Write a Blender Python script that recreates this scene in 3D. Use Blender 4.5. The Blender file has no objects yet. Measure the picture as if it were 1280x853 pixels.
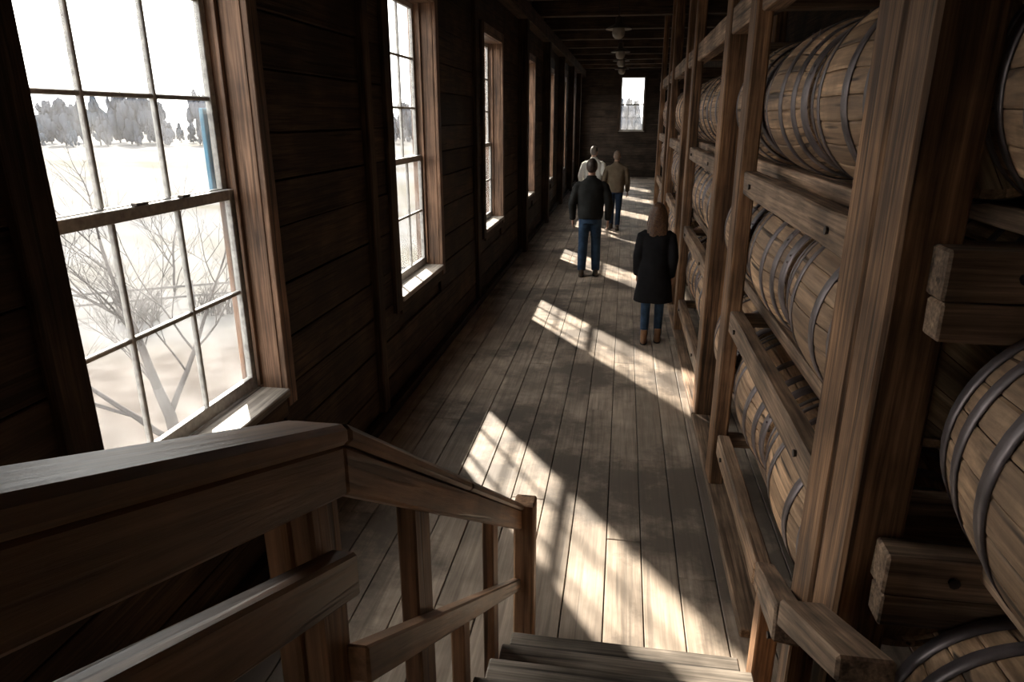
import bpy, bmesh, math, random
from mathutils import Vector, Matrix, noise
random.seed(7)
R = math.radians
scene = bpy.context.scene
col = scene.collection

# ------------------------------------------------------------------ camera, sky, sun, exposure
H = 2.45
cd = bpy.data.cameras.new('camera'); cam = bpy.data.objects.new('camera', cd); col.objects.link(cam)
cd.sensor_width = 36.0; cd.lens = 853.0 / 1280.0 * 36.0; cd.clip_start = 0.02; cd.clip_end = 2000
cam.location = (0, 0, H); cam.rotation_euler = (R(90 - 18.1), 0, R(9.0))
scene.camera = cam

SKY = 4.2
world = bpy.data.worlds.new('world'); scene.world = world; world.use_nodes = True
wn = world.node_tree; bg = wn.nodes['Background']
bg.inputs['Strength'].default_value = SKY
bg.inputs['Color'].default_value = (1.0, 0.972, 0.935, 1)       # evenly overcast-bright winter haze

sun_dir = Vector((0.542, -0.84, -0.61)).normalized()
sd = bpy.data.lights.new('sun', 'SUN'); sun = bpy.data.objects.new('sun', sd); col.objects.link(sun)
sd.energy = 16.0; sd.angle = R(1.3); sd.color = (1.0, 0.90, 0.77)
sun.rotation_euler = (-sun_dir).to_track_quat('Z', 'Y').to_euler(); sun.location = (-30, 40, 40)

vs = scene.view_settings
scene.display_settings.display_device = 'sRGB'
vs.view_transform = 'Standard'; vs.look = 'None'; vs.gamma = 1.0; vs.exposure = 0.55; vs.use_curve_mapping = False
try:
    scene.cycles.max_bounces = 10; scene.cycles.diffuse_bounces = 7; scene.cycles.transparent_max_bounces = 24
    scene.cycles.sample_clamp_indirect = 6.0; scene.cycles.use_denoising = True
except Exception:
    pass

# ------------------------------------------------------------------ materials
MATS = {}
def new_mat(name):
    m = bpy.data.materials.new(name); m.use_nodes = True
    nt = m.node_tree; b = nt.nodes['Principled BSDF']
    MATS[name] = m
    return m, nt, b

def wood(name, axis, c_dark, c_light, rough=0.7, scale=1.0, vary=0.35, stain=0.0, stain_col=(0.02, 0.016, 0.012), spec=0.3, bump=0.25, cracks=0.6, blotch=0.5, streak=0.8):
    """weathered sawn timber: grain stretched along one object axis, each piece with its own tone"""
    m, nt, b = new_mat(name); N = nt.nodes; L = nt.links
    tc = N.new('ShaderNodeTexCoord'); oi = N.new('ShaderNodeObjectInfo')
    off = N.new('ShaderNodeVectorMath'); off.operation = 'MULTIPLY_ADD'
    cmb = N.new('ShaderNodeCombineXYZ')
    for i in range(3): L.new(oi.outputs['Random'], cmb.inputs[i])
    off.inputs[1].default_value = (17.3, 31.1, 23.7); L.new(cmb.outputs[0], off.inputs[0]); L.new(tc.outputs['Object'], off.inputs[2])
    mp = N.new('ShaderNodeMapping'); s = [26 * scale] * 3; s[axis] = 1.3 * scale; mp.inputs['Scale'].default_value = s
    L.new(off.outputs[0], mp.inputs['Vector'])
    n1 = N.new('ShaderNodeTexNoise'); n1.inputs['Scale'].default_value = 1.0; n1.inputs['Detail'].default_value = 6; n1.inputs['Roughness'].default_value = 0.65
    n1.inputs['Distortion'].default_value = 0.4; L.new(mp.outputs[0], n1.inputs['Vector'])
    cr = N.new('ShaderNodeValToRGB'); e = cr.color_ramp.elements
    e[0].position = 0.30; e[0].color = (*c_dark, 1); e[1].position = 0.72; e[1].color = (*c_light, 1)
    L.new(n1.outputs['Fac'], cr.inputs[0])
    # per piece tone
    hv = N.new('ShaderNodeHueSaturation'); mr = N.new('ShaderNodeMapRange')
    mr.inputs['To Min'].default_value = 1 - vary; mr.inputs['To Max'].default_value = 1 + vary
    L.new(oi.outputs['Random'], mr.inputs['Value']); L.new(mr.outputs[0], hv.inputs['Value']); L.new(cr.outputs[0], hv.inputs['Color'])
    # dirt blotches
    n2 = N.new('ShaderNodeTexNoise'); n2.inputs['Scale'].default_value = 2.3; n2.inputs['Detail'].default_value = 5; L.new(off.outputs[0], n2.inputs['Vector'])
    r2 = N.new('ShaderNodeValToRGB'); r2.color_ramp.elements[0].position = 0.40; r2.color_ramp.elements[1].position = 0.62
    L.new(n2.outputs['Fac'], r2.inputs[0])
    mx = N.new('ShaderNodeMix'); mx.data_type = 'RGBA'; mx.blend_type = 'MULTIPLY'; mx.inputs['Factor'].default_value = blotch
    L.new(hv.outputs[0], mx.inputs['A']); L.new(r2.outputs[0], mx.inputs['B'])
    out = mx.outputs['Result']
    # fine fibre streaks
    mp5 = N.new('ShaderNodeMapping'); s5 = [95 * scale] * 3; s5[axis] = 3.0 * scale; mp5.inputs['Scale'].default_value = s5; L.new(off.outputs[0], mp5.inputs['Vector'])
    n5 = N.new('ShaderNodeTexNoise'); n5.inputs['Scale'].default_value = 1.0; n5.inputs['Detail'].default_value = 3; L.new(mp5.outputs[0], n5.inputs['Vector'])
    r5 = N.new('ShaderNodeMapRange'); r5.inputs['From Min'].default_value = 0.3; r5.inputs['From Max'].default_value = 0.7; r5.inputs['To Min'].default_value = 1 - 0.55 * streak; r5.inputs['To Max'].default_value = 1 + 0.4 * streak
    L.new(n5.outputs['Fac'], r5.inputs['Value'])
    mx5 = N.new('ShaderNodeMix'); mx5.data_type = 'RGBA'; mx5.blend_type = 'MULTIPLY'; mx5.inputs['Factor'].default_value = 1.0
    L.new(out, mx5.inputs['A']); L.new(r5.outputs[0], mx5.inputs['B']); out = mx5.outputs['Result']
    # long drying cracks
    mp3 = N.new('ShaderNodeMapping'); s3 = [38 * scale] * 3; s3[axis] = 0.9 * scale; mp3.inputs['Scale'].default_value = s3; L.new(off.outputs[0], mp3.inputs['Vector'])
    n3 = N.new('ShaderNodeTexNoise'); n3.inputs['Scale'].default_value = 0.8; n3.inputs['Detail'].default_value = 2; L.new(mp3.outputs[0], n3.inputs['Vector'])
    r3 = N.new('ShaderNodeValToRGB'); r3.color_ramp.elements[0].position = 0.33; r3.color_ramp.elements[0].color = (1 - cracks,) * 3 + (1,); r3.color_ramp.elements[1].position = 0.40
    L.new(n3.outputs['Fac'], r3.inputs[0])
    mx3 = N.new('ShaderNodeMix'); mx3.data_type = 'RGBA'; mx3.blend_type = 'MULTIPLY'; mx3.inputs['Factor'].default_value = 1.0
    L.new(out, mx3.inputs['A']); L.new(r3.outputs[0], mx3.inputs['B']); out = mx3.outputs['Result']
    if stain > 0:      # spilled, trodden stains lying across neighbouring boards (world position)
        ge = N.new('ShaderNodeNewGeometry')
        n4 = N.new('ShaderNodeTexNoise'); n4.inputs['Scale'].default_value = 0.75; n4.inputs['Detail'].default_value = 9; n4.inputs['Roughness'].default_value = 0.66
        va = N.new('ShaderNodeVectorMath'); va.inputs[1].default_value = (3.7, 1.9, 0); L.new(ge.outputs['Position'], va.inputs[0]); L.new(va.outputs[0], n4.inputs['Vector'])
        r4 = N.new('ShaderNodeValToRGB'); r4.color_ramp.elements[0].position = 0.475; r4.color_ramp.elements[1].position = 0.57
        r4.color_ramp.elements[0].color = (0, 0, 0, 1); r4.color_ramp.elements[1].color = (stain,) * 3 + (1,)
        L.new(n4.outputs['Fac'], r4.inputs[0])
        mx4 = N.new('ShaderNodeMix'); mx4.data_type = 'RGBA'; L.new(r4.outputs[0], mx4.inputs['Factor'])
        L.new(out, mx4.inputs['A']); mx4.inputs['B'].default_value = (*stain_col, 1); out = mx4.outputs['Result']
    L.new(out, b.inputs['Base Color'])
    b.inputs['Specular IOR Level'].default_value = spec
    rr = N.new('ShaderNodeMapRange'); rr.inputs['To Min'].default_value = rough - 0.12; rr.inputs['To Max'].default_value = min(1, rough + 0.15)
    L.new(n1.outputs['Fac'], rr.inputs['Value']); L.new(rr.outputs[0], b.inputs['Roughness'])
    bp = N.new('ShaderNodeBump'); bp.inputs['Strength'].default_value = bump; bp.inputs['Distance'].default_value = 0.01
    ad = N.new('ShaderNodeMath'); L.new(n1.outputs['Fac'], ad.inputs[0]); L.new(r3.outputs[0], ad.inputs[1])
    L.new(ad.outputs[0], bp.inputs['Height']); L.new(bp.outputs[0], b.inputs['Normal'])
    return m

def plain(name, c, rough=0.6, metal=0.0, noise_amt=0.25, nscale=20, spec=0.4, bump=0.0):
    m, nt, b = new_mat(name); N = nt.nodes; L = nt.links
    tc = N.new('ShaderNodeTexCoord')
    n = N.new('ShaderNodeTexNoise'); n.inputs['Scale'].default_value = nscale; n.inputs['Detail'].default_value = 5; L.new(tc.outputs['Object'], n.inputs['Vector'])
    r = N.new('ShaderNodeValToRGB')
    r.color_ramp.elements[0].position = 0.3; r.color_ramp.elements[1].position = 0.7
    r.color_ramp.elements[0].color = tuple(x * (1 - noise_amt) for x in c) + (1,)
    r.color_ramp.elements[1].color = tuple(min(1, x * (1 + noise_amt)) for x in c) + (1,)
    L.new(n.outputs['Fac'], r.inputs[0]); L.new(r.outputs[0], b.inputs['Base Color'])
    b.inputs['Roughness'].default_value = rough; b.inputs['Metallic'].default_value = metal; b.inputs['Specular IOR Level'].default_value = spec
    if bump:
        bp = N.new('ShaderNodeBump'); bp.inputs['Strength'].default_value = bump; bp.inputs['Distance'].default_value = 0.02
        L.new(n.outputs['Fac'], bp.inputs['Height']); L.new(bp.outputs[0], b.inputs['Normal'])
    return m

X_, Y_, Z_ = 0, 1, 2
DK = ((0.028, 0.017, 0.011), (0.110, 0.070, 0.045))      # smoke-dark wall boards
FR = ((0.130, 0.070, 0.042), (0.340, 0.200, 0.125))      # red-brown window joinery
RK = ((0.065, 0.031, 0.016), (0.500, 0.275, 0.145))      # rack timber
RL = ((0.130, 0.080, 0.050), (0.570, 0.380, 0.250))      # greyer rails
ST = ((0.200, 0.104, 0.056), (0.620, 0.360, 0.205))      # stair timber
wall_wood = wood('dark_wall_board', Y_, *DK, rough=0.75, vary=0.4, spec=0.2)
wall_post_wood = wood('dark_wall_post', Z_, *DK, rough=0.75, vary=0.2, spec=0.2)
ceil_wood = wood('dark_ceiling_beam', X_, (0.05, 0.031, 0.02), (0.16, 0.105, 0.068), rough=0.8, vary=0.3)
ceil_board = wood('dark_ceiling_board', Y_, *DK, rough=0.85, vary=0.1)
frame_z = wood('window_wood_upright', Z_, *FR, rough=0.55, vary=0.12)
frame_y = wood('window_wood_level', Y_, *FR, rough=0.5, vary=0.12)
sill_wood = wood('pale_worn_sill', Y_, (0.26, 0.22, 0.18), (0.60, 0.53, 0.46), rough=0.5, vary=0.1)
sash_wood = plain('grey_painted_sash', (0.36, 0.35, 0.33), 0.5, 0, 0.3, 30)
floor_wood = wood('worn_floor_board', Y_, (0.310, 0.242, 0.185), (0.590, 0.475, 0.370), rough=0.55, vary=0.07, stain=0.85, stain_col=(0.10, 0.080, 0.064), spec=0.35, bump=0.15, cracks=0.25, blotch=0.35, streak=0.25)
rack_z = wood('rack_post_wood', Z_, *RK, rough=0.65, vary=0.12)
rack_y = wood('rack_rail_wood', Y_, *RL, rough=0.65, vary=0.15)
rack_x = wood('rack_cross_wood', X_, *RL, rough=0.7, vary=0.15)
stair_y = wood('stair_rail_wood', Y_, *ST, rough=0.42, vary=0.08, spec=0.4, streak=0.4)
stair_z = wood('stair_post_wood', Z_, *ST, rough=0.55, vary=0.1, spec=0.4, streak=0.5)
tread_x = wood('stair_tread_wood', X_, (0.20, 0.165, 0.13), (0.44, 0.37, 0.30), rough=0.6, vary=0.12)
stave_wood = wood('oak_stave', Y_, (0.20, 0.108, 0.056), (0.84, 0.545, 0.325), rough=0.6, scale=0.8, vary=0.30, cracks=0.9, blotch=0.2, streak=0.6, stain=0.55, stain_col=(0.11, 0.07, 0.045))
head_wood = wood('oak_head_board', Z_, (0.28, 0.18, 0.10), (0.62, 0.44, 0.27), rough=0.65, scale=0.8, vary=0.2)
hoop_metal = plain('rusty_hoop_iron', (0.15, 0.122, 0.12), 0.45, 0.6, 0.45, 9, 0.5)
bolt_metal = plain('bolt_iron', (0.06, 0.05, 0.045), 0.5, 0.7, 0.3, 30)
lamp_metal = plain('lamp_enamel', (0.16, 0.14, 0.12), 0.4, 0.3, 0.2, 12)
lamp_glass = plain('lamp_milk_glass', (0.36, 0.33, 0.28), 0.25, 0, 0.05, 12)
skin = plain('skin', (0.42, 0.25, 0.18), 0.5, 0, 0.08, 14)
eye_mat = plain('eye', (0.25, 0.22, 0.2), 0.2, 0, 0.3, 40)
hair_dark = plain('dark_brown_hair', (0.035, 0.022, 0.015), 0.5, 0, 0.5, 60, 0.4, 0.3)
hair_brown = plain('chestnut_hair', (0.085, 0.042, 0.022), 0.45, 0, 0.5, 50, 0.4, 0.4)
hair_grey = plain('grey_hair', (0.18, 0.15, 0.125), 0.55, 0, 0.4, 60, 0.4, 0.3)
hair_fair = plain('short_fair_hair', (0.22, 0.155, 0.11), 0.55, 0, 0.3, 60, 0.4, 0.3)
black_cloth = plain('black_wool', (0.0085, 0.008, 0.009), 0.9, 0, 0.3, 9, 0.15, 0.35)
char_cloth = plain('charcoal_jacket_cloth', (0.014, 0.014, 0.013), 0.85, 0, 0.3, 9, 0.2, 0.35)
tan_cloth = plain('tan_jacket_cloth', (0.14, 0.105, 0.07), 0.85, 0, 0.2, 8, 0.2, 0.35)
pale_cloth = plain('pale_jacket_cloth', (0.66, 0.64, 0.59), 0.85, 0, 0.12, 8, 0.2, 0.35)
denim = plain('blue_denim', (0.026, 0.050, 0.090), 0.85, 0, 0.35, 12, 0.2, 0.3)
dark_denim = plain('dark_denim', (0.014, 0.026, 0.052), 0.85, 0, 0.3, 12, 0.2, 0.3)
brown_leather = plain('brown_leather', (0.05, 0.032, 0.02), 0.5, 0, 0.3, 15)
tan_leather = plain('tan_leather', (0.22, 0.115, 0.06), 0.55, 0, 0.25, 15)
sole_mat = plain('rubber_sole', (0.03, 0.025, 0.02), 0.8)
shutter_blue = plain('blue_shutter_paint', (0.03, 0.15, 0.24), 0.5, 0, 0.2, 10)
bark = plain('grey_bark', (0.045, 0.038, 0.037), 0.9, 0, 0.35, 12)
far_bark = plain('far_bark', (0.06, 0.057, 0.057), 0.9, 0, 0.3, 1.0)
pine = plain('haze_tinted_evergreen', (0.024, 0.033, 0.048), 0.95, 0, 0.35, 0.5, 0.1)  # bluish cast of distant winter haze put into the crown colour
pine2 = plain('haze_tinted_bare_crown', (0.045, 0.05, 0.064), 0.95, 0, 0.3, 0.5, 0.1)  # bare crowns carry the same haze tint in their colour
brush_mat = plain('dry_brush', (0.052, 0.045, 0.042), 0.95, 0, 0.3, 3)
fence_wood = plain('grey_fence_wood', (0.08, 0.076, 0.076), 0.9, 0, 0.3, 5)

def glass_mat():
    m = bpy.data.materials.new('dusty_window_glass'); m.use_nodes = True
    nt = m.node_tree; N = nt.nodes; L = nt.links; N.clear()
    o = N.new('ShaderNodeOutputMaterial'); t = N.new('ShaderNodeBsdfTransparent'); t.inputs[0].default_value = (0.97, 0.98, 0.98, 1)
    g = N.new('ShaderNodeBsdfGlossy'); g.inputs['Roughness'].default_value = 0.05
    tr = N.new('ShaderNodeBsdfTranslucent'); tr.inputs[0].default_value = (0.9, 0.9, 0.9, 1)
    tc = N.new('ShaderNodeTexCoord'); n = N.new('ShaderNodeTexNoise'); n.inputs['Scale'].default_value = 3.0; n.inputs['Detail'].default_value = 6
    L.new(tc.outputs['Object'], n.inputs['Vector'])
    mr = N.new('ShaderNodeMapRange'); mr.inputs['From Min'].default_value = 0.3; mr.inputs['From Max'].default_value = 0.75
    mr.inputs['To Min'].default_value = 0.008; mr.inputs['To Max'].default_value = 0.05; L.new(n.outputs['Fac'], mr.inputs['Value'])
    m1 = N.new('ShaderNodeMixShader'); L.new(mr.outputs[0], m1.inputs[0]); L.new(t.outputs[0], m1.inputs[1]); L.new(tr.outputs[0], m1.inputs[2])
    lw = N.new('ShaderNodeLayerWeight'); pw = N.new('ShaderNodeMath'); pw.operation = 'POWER'; pw.inputs[1].default_value = 4.0; L.new(lw.outputs['Facing'], pw.inputs[0])
    fr = N.new('ShaderNodeMath'); fr.operation = 'MULTIPLY_ADD'; fr.inputs[1].default_value = 0.45; fr.inputs[2].default_value = 0.02; L.new(pw.outputs[0], fr.inputs[0])
    m2 = N.new('ShaderNodeMixShader'); L.new(fr.outputs[0], m2.inputs[0]); L.new(m1.outputs[0], m2.inputs[1]); L.new(g.outputs[0], m2.inputs[2])
    L.new(m2.outputs[0], o.inputs[0]); return m
glass = glass_mat()

def field_mat():
    m, nt, b = new_mat('snowy_stubble_field'); N = nt.nodes; L = nt.links
    ge = N.new('ShaderNodeNewGeometry')
    mp = N.new('ShaderNodeMapping'); mp.inputs['Rotation'].default_value = (0, 0, R(36)); mp.inputs['Scale'].default_value = (0.016, 0.06, 0.05); L.new(ge.outputs['Position'], mp.inputs[0])
    n = N.new('ShaderNodeTexNoise'); n.inputs['Scale'].default_value = 1.0; n.inputs['Detail'].default_value = 8; n.inputs['Roughness'].default_value = 0.6; L.new(mp.outputs[0], n.inputs['Vector'])
    r = N.new('ShaderNodeValToRGB'); e = r.color_ramp.elements
    e[0].position = 0.38; e[0].color = (0.056, 0.052, 0.040, 1); e[1].position = 0.55; e[1].color = (0.088, 0.088, 0.091, 1)
    L.new(n.outputs['Fac'], r.inputs[0])
    # bare dry grass bank close to the building
    sp = N.new('ShaderNodeSeparateXYZ'); L.new(ge.outputs['Position'], sp.inputs[0])
    n2 = N.new('ShaderNodeTexNoise'); n2.inputs['Scale'].default_value = 0.9; n2.inputs['Detail'].default_value = 8; L.new(ge.outputs['Position'], n2.inputs['Vector'])
    r2 = N.new('ShaderNodeValToRGB'); e = r2.color_ramp.elements
    e[0].position = 0.35; e[0].color = (0.040, 0.032, 0.027, 1); e[1].position = 0.65; e[1].color = (0.080, 0.069, 0.062, 1); L.new(n2.outputs['Fac'], r2.inputs[0])
    dd = N.new('ShaderNodeVectorMath'); dd.operation = 'DOT_PRODUCT'; dd.inputs[1].default_value = (-0.55, 0.835, 0); L.new(ge.outputs['Position'], dd.inputs[0])
    wob = N.new('ShaderNodeMath'); wob.operation = 'MULTIPLY_ADD'; wob.inputs[1].default_value = 4.0; L.new(n2.outputs['Fac'], wob.inputs[0]); L.new(dd.outputs['Value'], wob.inputs[2])
    mr = N.new('ShaderNodeMapRange'); mr.inputs['From Min'].default_value = 31.0; mr.inputs['From Max'].default_value = 36.0; L.new(wob.outputs[0], mr.inputs['Value'])
    mx = N.new('ShaderNodeMix'); mx.data_type = 'RGBA'; L.new(mr.outputs[0], mx.inputs['Factor']); L.new(r2.outputs[0], mx.inputs['A']); L.new(r.outputs[0], mx.inputs['B'])
    L.new(mx.outputs['Result'], b.inputs['Base Color']); b.inputs['Roughness'].default_value = 0.95; b.inputs['Specular IOR Level'].default_value = 0.05
    return m
field = field_mat()

# ------------------------------------------------------------------ helpers
def tag(o, label=None, cat=None, group=None, kind=None):
    if label: o['label'] = label
    if cat: o['category'] = cat
    if group: o['group'] = group
    if kind: o['kind'] = kind
    return o

def empty(name, loc, label=None, cat=None, group=None, kind=None, rz=0):
    o = bpy.data.objects.new(name, None); col.objects.link(o); o.location = loc; o.rotation_euler = (0, 0, rz); o.empty_display_size = 0.1
    return tag(o, label, cat, group, kind)

def put(name, me, loc, parent=None, rot=(0, 0, 0)):
    """link a mesh at a world position under an unrotated parent"""
    o = bpy.data.objects.new(name, me); col.objects.link(o)
    p = Vector(loc)
    if parent is not None:
        o.parent = parent; q = parent
        while q is not None:
            p = p - Vector(q.location); q = q.parent
    o.location = p; o.rotation_euler = rot
    return o

def bm_mesh(name, bm, mat, smooth=False):
    me = bpy.data.meshes.new(name); bm.to_mesh(me); bm.free()
    if mat: me.materials.append(mat)
    if smooth:
        for p in me.polygons: p.use_smooth = True
    return me

BOX = {}
def box_mesh(size, mat, bev=0.006, wob=0.0, seed=0):
    key = (tuple(round(s, 3) for s in size), mat.name, bev, wob, seed)
    if key in BOX: return BOX[key]
    bm = bmesh.new(); bmesh.ops.create_cube(bm, size=1.0)
    for v in bm.verts: v.co = Vector((v.co.x * size[0], v.co.y * size[1], v.co.z * size[2]))
    b = min(bev, min(size) * 0.3)
    if wob > 0:
        ax = max(range(3), key=lambda i: size[i]); n = max(2, min(10, int(size[ax] / 0.25)))
        es = [e for e in bm.edges if abs((e.verts[0].co - e.verts[1].co)[ax]) > size[ax] * 0.9]
        bmesh.ops.subdivide_edges(bm, edges=es, cuts=n, use_grid_fill=False)
    if b > 0:
        bm.normal_update()
        es = [e for e in bm.edges if len(e.link_faces) == 2 and e.calc_face_angle(0) > 0.6]
        bmesh.ops.bevel(bm, geom=es, offset=b, segments=1, affect='EDGES', profile=0.5)
    if wob > 0:
        for v in bm.verts:
            v.co += noise.noise_vector(v.co * 5 + Vector((seed * 3.1, 7.7, 1.3))) * wob
    me = bm_mesh('timber', bm, mat); BOX[key] = me
    return me

def box(name, lo, hi, mat, parent=None, bev=0.006, wob=0.0, seed=0, kind=None):
    size = [hi[i] - lo[i] for i in range(3)]; c = [(hi[i] + lo[i]) / 2 for i in range(3)]
    o = put(name, box_mesh(size, mat, bev, wob, seed), c, parent)
    if kind: o['kind'] = kind
    return o

def bar(name, a, b, w, h, mat, parent=None, bev=0.006, wob=0.003, seed=0, miter=False):
    """a timber of section w (across) x h (upright) from a to b, lying mainly along y"""
    a, b = Vector(a), Vector(b); L = (b - a).length
    me = box_mesh((w, L, h), mat, bev, wob, seed)
    o = put(name, me, (a + b) / 2, parent)
    o.rotation_euler = (b - a).to_track_quat('Y', 'Z').to_euler()
    return o

def prism_yz(name, pts, x0, x1, mat, parent=None, bev=0.005, slope=0.0):
    """outline in the y-z plane extruded along x"""
    cy = sum(p[0] for p in pts) / len(pts); cz = sum(p[1] for p in pts) / len(pts); cx = (x0 + x1) / 2
    bm = bmesh.new(); ang = math.atan(slope); ca, sa = math.cos(ang), math.sin(ang)
    loc_ = [((p[0] - cy) * ca + (p[1] - cz) * sa, -(p[0] - cy) * sa + (p[1] - cz) * ca) for p in pts]
    A = [bm.verts.new((x0 - cx, p[0], p[1])) for p in loc_]
    B = [bm.verts.new((x1 - cx, p[0], p[1])) for p in loc_]
    bm.faces.new(A); bm.faces.new(B[::-1])
    n = len(pts)
    for i in range(n): bm.faces.new((A[i], B[i], B[(i + 1) % n], A[(i + 1) % n]))
    bmesh.ops.recalc_face_normals(bm, faces=bm.faces[:])
    if bev: bmesh.ops.bevel(bm, geom=[e for e in bm.edges if e.calc_face_angle(0) > 0.5], offset=bev, segments=1, affect='EDGES')
    return put(name, bm_mesh(name, bm, mat), (cx, cy, cz), parent, (ang, 0, 0))

def add_tube(bm, pts, rad, seg=8, cap=True):
    """tube through pts; rad: per point r or (ra, rb)"""
    pts = [Vector(p) for p in pts]; rings = []
    ref = None
    for i, p in enumerate(pts):
        t = (pts[min(i + 1, len(pts) - 1)] - pts[max(i - 1, 0)]).normalized()
        if ref is None: ref = Vector((1, 0, 0)) if abs(t.x) < 0.9 else Vector((0, 1, 0))
        u = (ref - t * ref.dot(t)).normalized(); v = t.cross(u); ref = u
        r = rad[i]; ra, rb = (r if isinstance(r, tuple) else (r, r))
        rings.append([bm.verts.new(p + u * math.cos(2 * math.pi * k / seg) * ra + v * math.sin(2 * math.pi * k / seg) * rb) for k in range(seg)])
    for a, b in zip(rings, rings[1:]):
        for k in range(seg): bm.faces.new((a[k], a[(k + 1) % seg], b[(k + 1) % seg], b[k]))
    if cap: bm.faces.new(rings[0][::-1]); bm.faces.new(rings[-1])

def add_ball(bm, c, r, seg=16):
    res = bmesh.ops.create_uvsphere(bm, u_segments=seg, v_segments=seg // 2 + 2, radius=1.0)
    for v in res['verts']: v.co = Vector((v.co.x * r[0], v.co.y * r[1], v.co.z * r[2])) + Vector(c)

def lathe(bm, prof, seg=24, axis='Z'):
    rings = []
    for r, h in prof:
        rings.append([bm.verts.new((r * math.cos(2 * math.pi * k / seg), r * math.sin(2 * math.pi * k / seg), h)) for k in range(seg)])
    for a, b in zip(rings, rings[1:]):
        for k in range(seg): bm.faces.new((a[k], a[(k + 1) % seg], b[(k + 1) % seg], b[k]))

# ------------------------------------------------------------------ the setting
XW = -1.93            # inner face of the window wall
XG = -2.10            # plane of the glass
YB, YE = -5.0, 31.0   # back and end walls
XR = 2.75             # wall behind the racks
ZB, ZC = 4.35, 4.65   # underside of beams, ceiling boards
WIN = [-4.0, 2.785, 6.43, 10.35, 14.35, 18.3, 22.2, 26.1, 29.6]  # first one, unseen behind the camera, is added to light the stair railing
WW, Z0, Z1 = 1.42, 0.93, 3.52

# floor: joisted slab with its boards
floor = box('floor', (XW - 0.25, YB, -0.25), (XR + 0.2, YE, -0.032), ceil_board, bev=0, kind='structure')
bw = 0.212; x = XW + 0.005; ci = 0
rnd = random.Random(3)
while x < XR:
    w = bw * rnd.uniform(0.92, 1.08); x1 = min(x + w, XR)
    visible = x < 0.85
    if visible:
        y = 0.4 - rnd.uniform(0, 2.5)
        box('plank', (x, YB, -0.03), (x1 - 0.006, y - 0.004, 0), floor_wood, floor, bev=0.003)
        while y < YE:
            L = rnd.choice([3.2, 3.8, 4.6]); y1 = min(y + L, YE)
            box('plank', (x, y, -0.03), (x1 - 0.006, y1 - 0.004, rnd.uniform(-0.0015, 0.0015)), floor_wood, floor, bev=0.003)
            y = y1
    else:
        box('plank', (x, YB, -0.03), (x1 - 0.006, YE, 0), floor_wood, floor, bev=0.003)
    x = x1; ci += 1

# window wall: solid backing cut by the openings, horizontal boards on its face
def wall_backing():
    bm = bmesh.new()
    def bx(lo, hi):
        r = bmesh.ops.create_cube(bm, size=1.0)
        for v in r['verts']:
            v.co = Vector([(lo[i] + hi[i]) / 2 + v.co[i] * (hi[i] - lo[i]) for i in range(3)])
    xa, xb = XW - 0.25, XW - 0.03
    bx((xa, YB, -0.25), (xb, YE, Z0 - 0.06)); bx((xa, YB, Z1 + 0.04), (xb, YE, ZC + 0.15))
    y = YB
    for c in WIN:
        bx((xa, y, Z0 - 0.06), (xb, c - WW / 2 - 0.03, Z1 + 0.04)); y = c + WW / 2 + 0.03
    bx((xa, y, Z0 - 0.06), (xb, YE, Z1 + 0.04))
    return bm_mesh('wall_left', bm, wall_wood)
wall_left = put('wall_left', wall_backing(), (0, 0, 0)); wall_left['kind'] = 'structure'
rnd = random.Random(11)
rows = []; z = 0.0
while z < ZC - 0.02:
    h = rnd.choice([0.26, 0.29, 0.33]); z1 = min(z + h, ZC)
    rows.append((z, z1)); z = z1
battens = [-2.6, 0.75, 5.12, 9.05, 13.0, 16.85, 20.75, 24.6, 28.3]
for z, z1 in rows:
    # free stretches along y for this row
    cuts = []
    for c in WIN:
        if z1 > Z0 - 0.07 and z < Z1 + 0.10: cuts.append((c - WW / 2 - 0.02, c + WW / 2 + 0.02))
    y = YB; segs = []
    for a, b in cuts: segs.append((y, a)); y = b
    segs.append((y, YE))
    for a, b in segs:
        pts = [a] + [q for q in battens if a + 0.2 < q < b - 0.2] + [b]
        for p, q in zip(pts, pts[1:]):
            dx = rnd.uniform(-0.007, 0.004)
            za, zb = z, z1 - rnd.uniform(0.005, 0.014)
            if za < Z0 - 0.07 < zb - 0.05 and False: pass
            box('plank', (XW - 0.03, p + 0.003, za), (XW + dx, q - 0.003, zb), wall_wood, wall_left, bev=0.005)
for i, y in enumerate(battens):
    d = 0.055 if y < 12 else 0.17
    wd = 0.13 if y < 12 else 0.24
    box('post', (XW - 0.01, y - wd / 2, 0), (XW + d, y + wd / 2, ZB + 0.02), wall_post_wood, wall_left, bev=0.01, wob=0.004, seed=i)
tr = bar('trim_1', (XW + 0.09, YB, ZB - 0.13), (XW + 0.09, YE, ZB - 0.13), 0.2, 0.26, wall_wood, wob=0); tr['kind'] = 'structure'
bb = box('baseboard_left', (XW - 0.005, YB, 0.0), (XW + 0.10, YE, 0.085), wall_wood, bev=0.02, kind='structure')

# other walls
def board_wall(name, lo, hi, mat): return box(name, lo, hi, mat, bev=0, kind='structure')
wall_right = board_wall('wall_right', (XR, YB, -0.25), (XR + 0.2, YE, ZC + 0.15), wall_wood)
wall_back = board_wall('wall_back', (XW - 0.25, YB - 0.2, -0.25), (XR + 0.2, YB, ZC + 0.15), wall_wood)
EWX, EWW, EZ0, EZ1 = 0.25, 1.0, 1.93, 4.10
bm = bmesh.new()
def bx2(lo, hi):
    r = bmesh.ops.create_cube(bm, size=1.0)
    for v in r['verts']: v.co = Vector([(lo[i] + hi[i]) / 2 + v.co[i] * (hi[i] - lo[i]) for i in range(3)])
bx2((XW - 0.25, YE + 0.03, -0.25), (EWX - EWW / 2, YE + 0.25, ZC + 0.15)); bx2((EWX + EWW / 2, YE + 0.03, -0.25), (XR + 0.2, YE + 0.25, ZC + 0.15))
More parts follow.
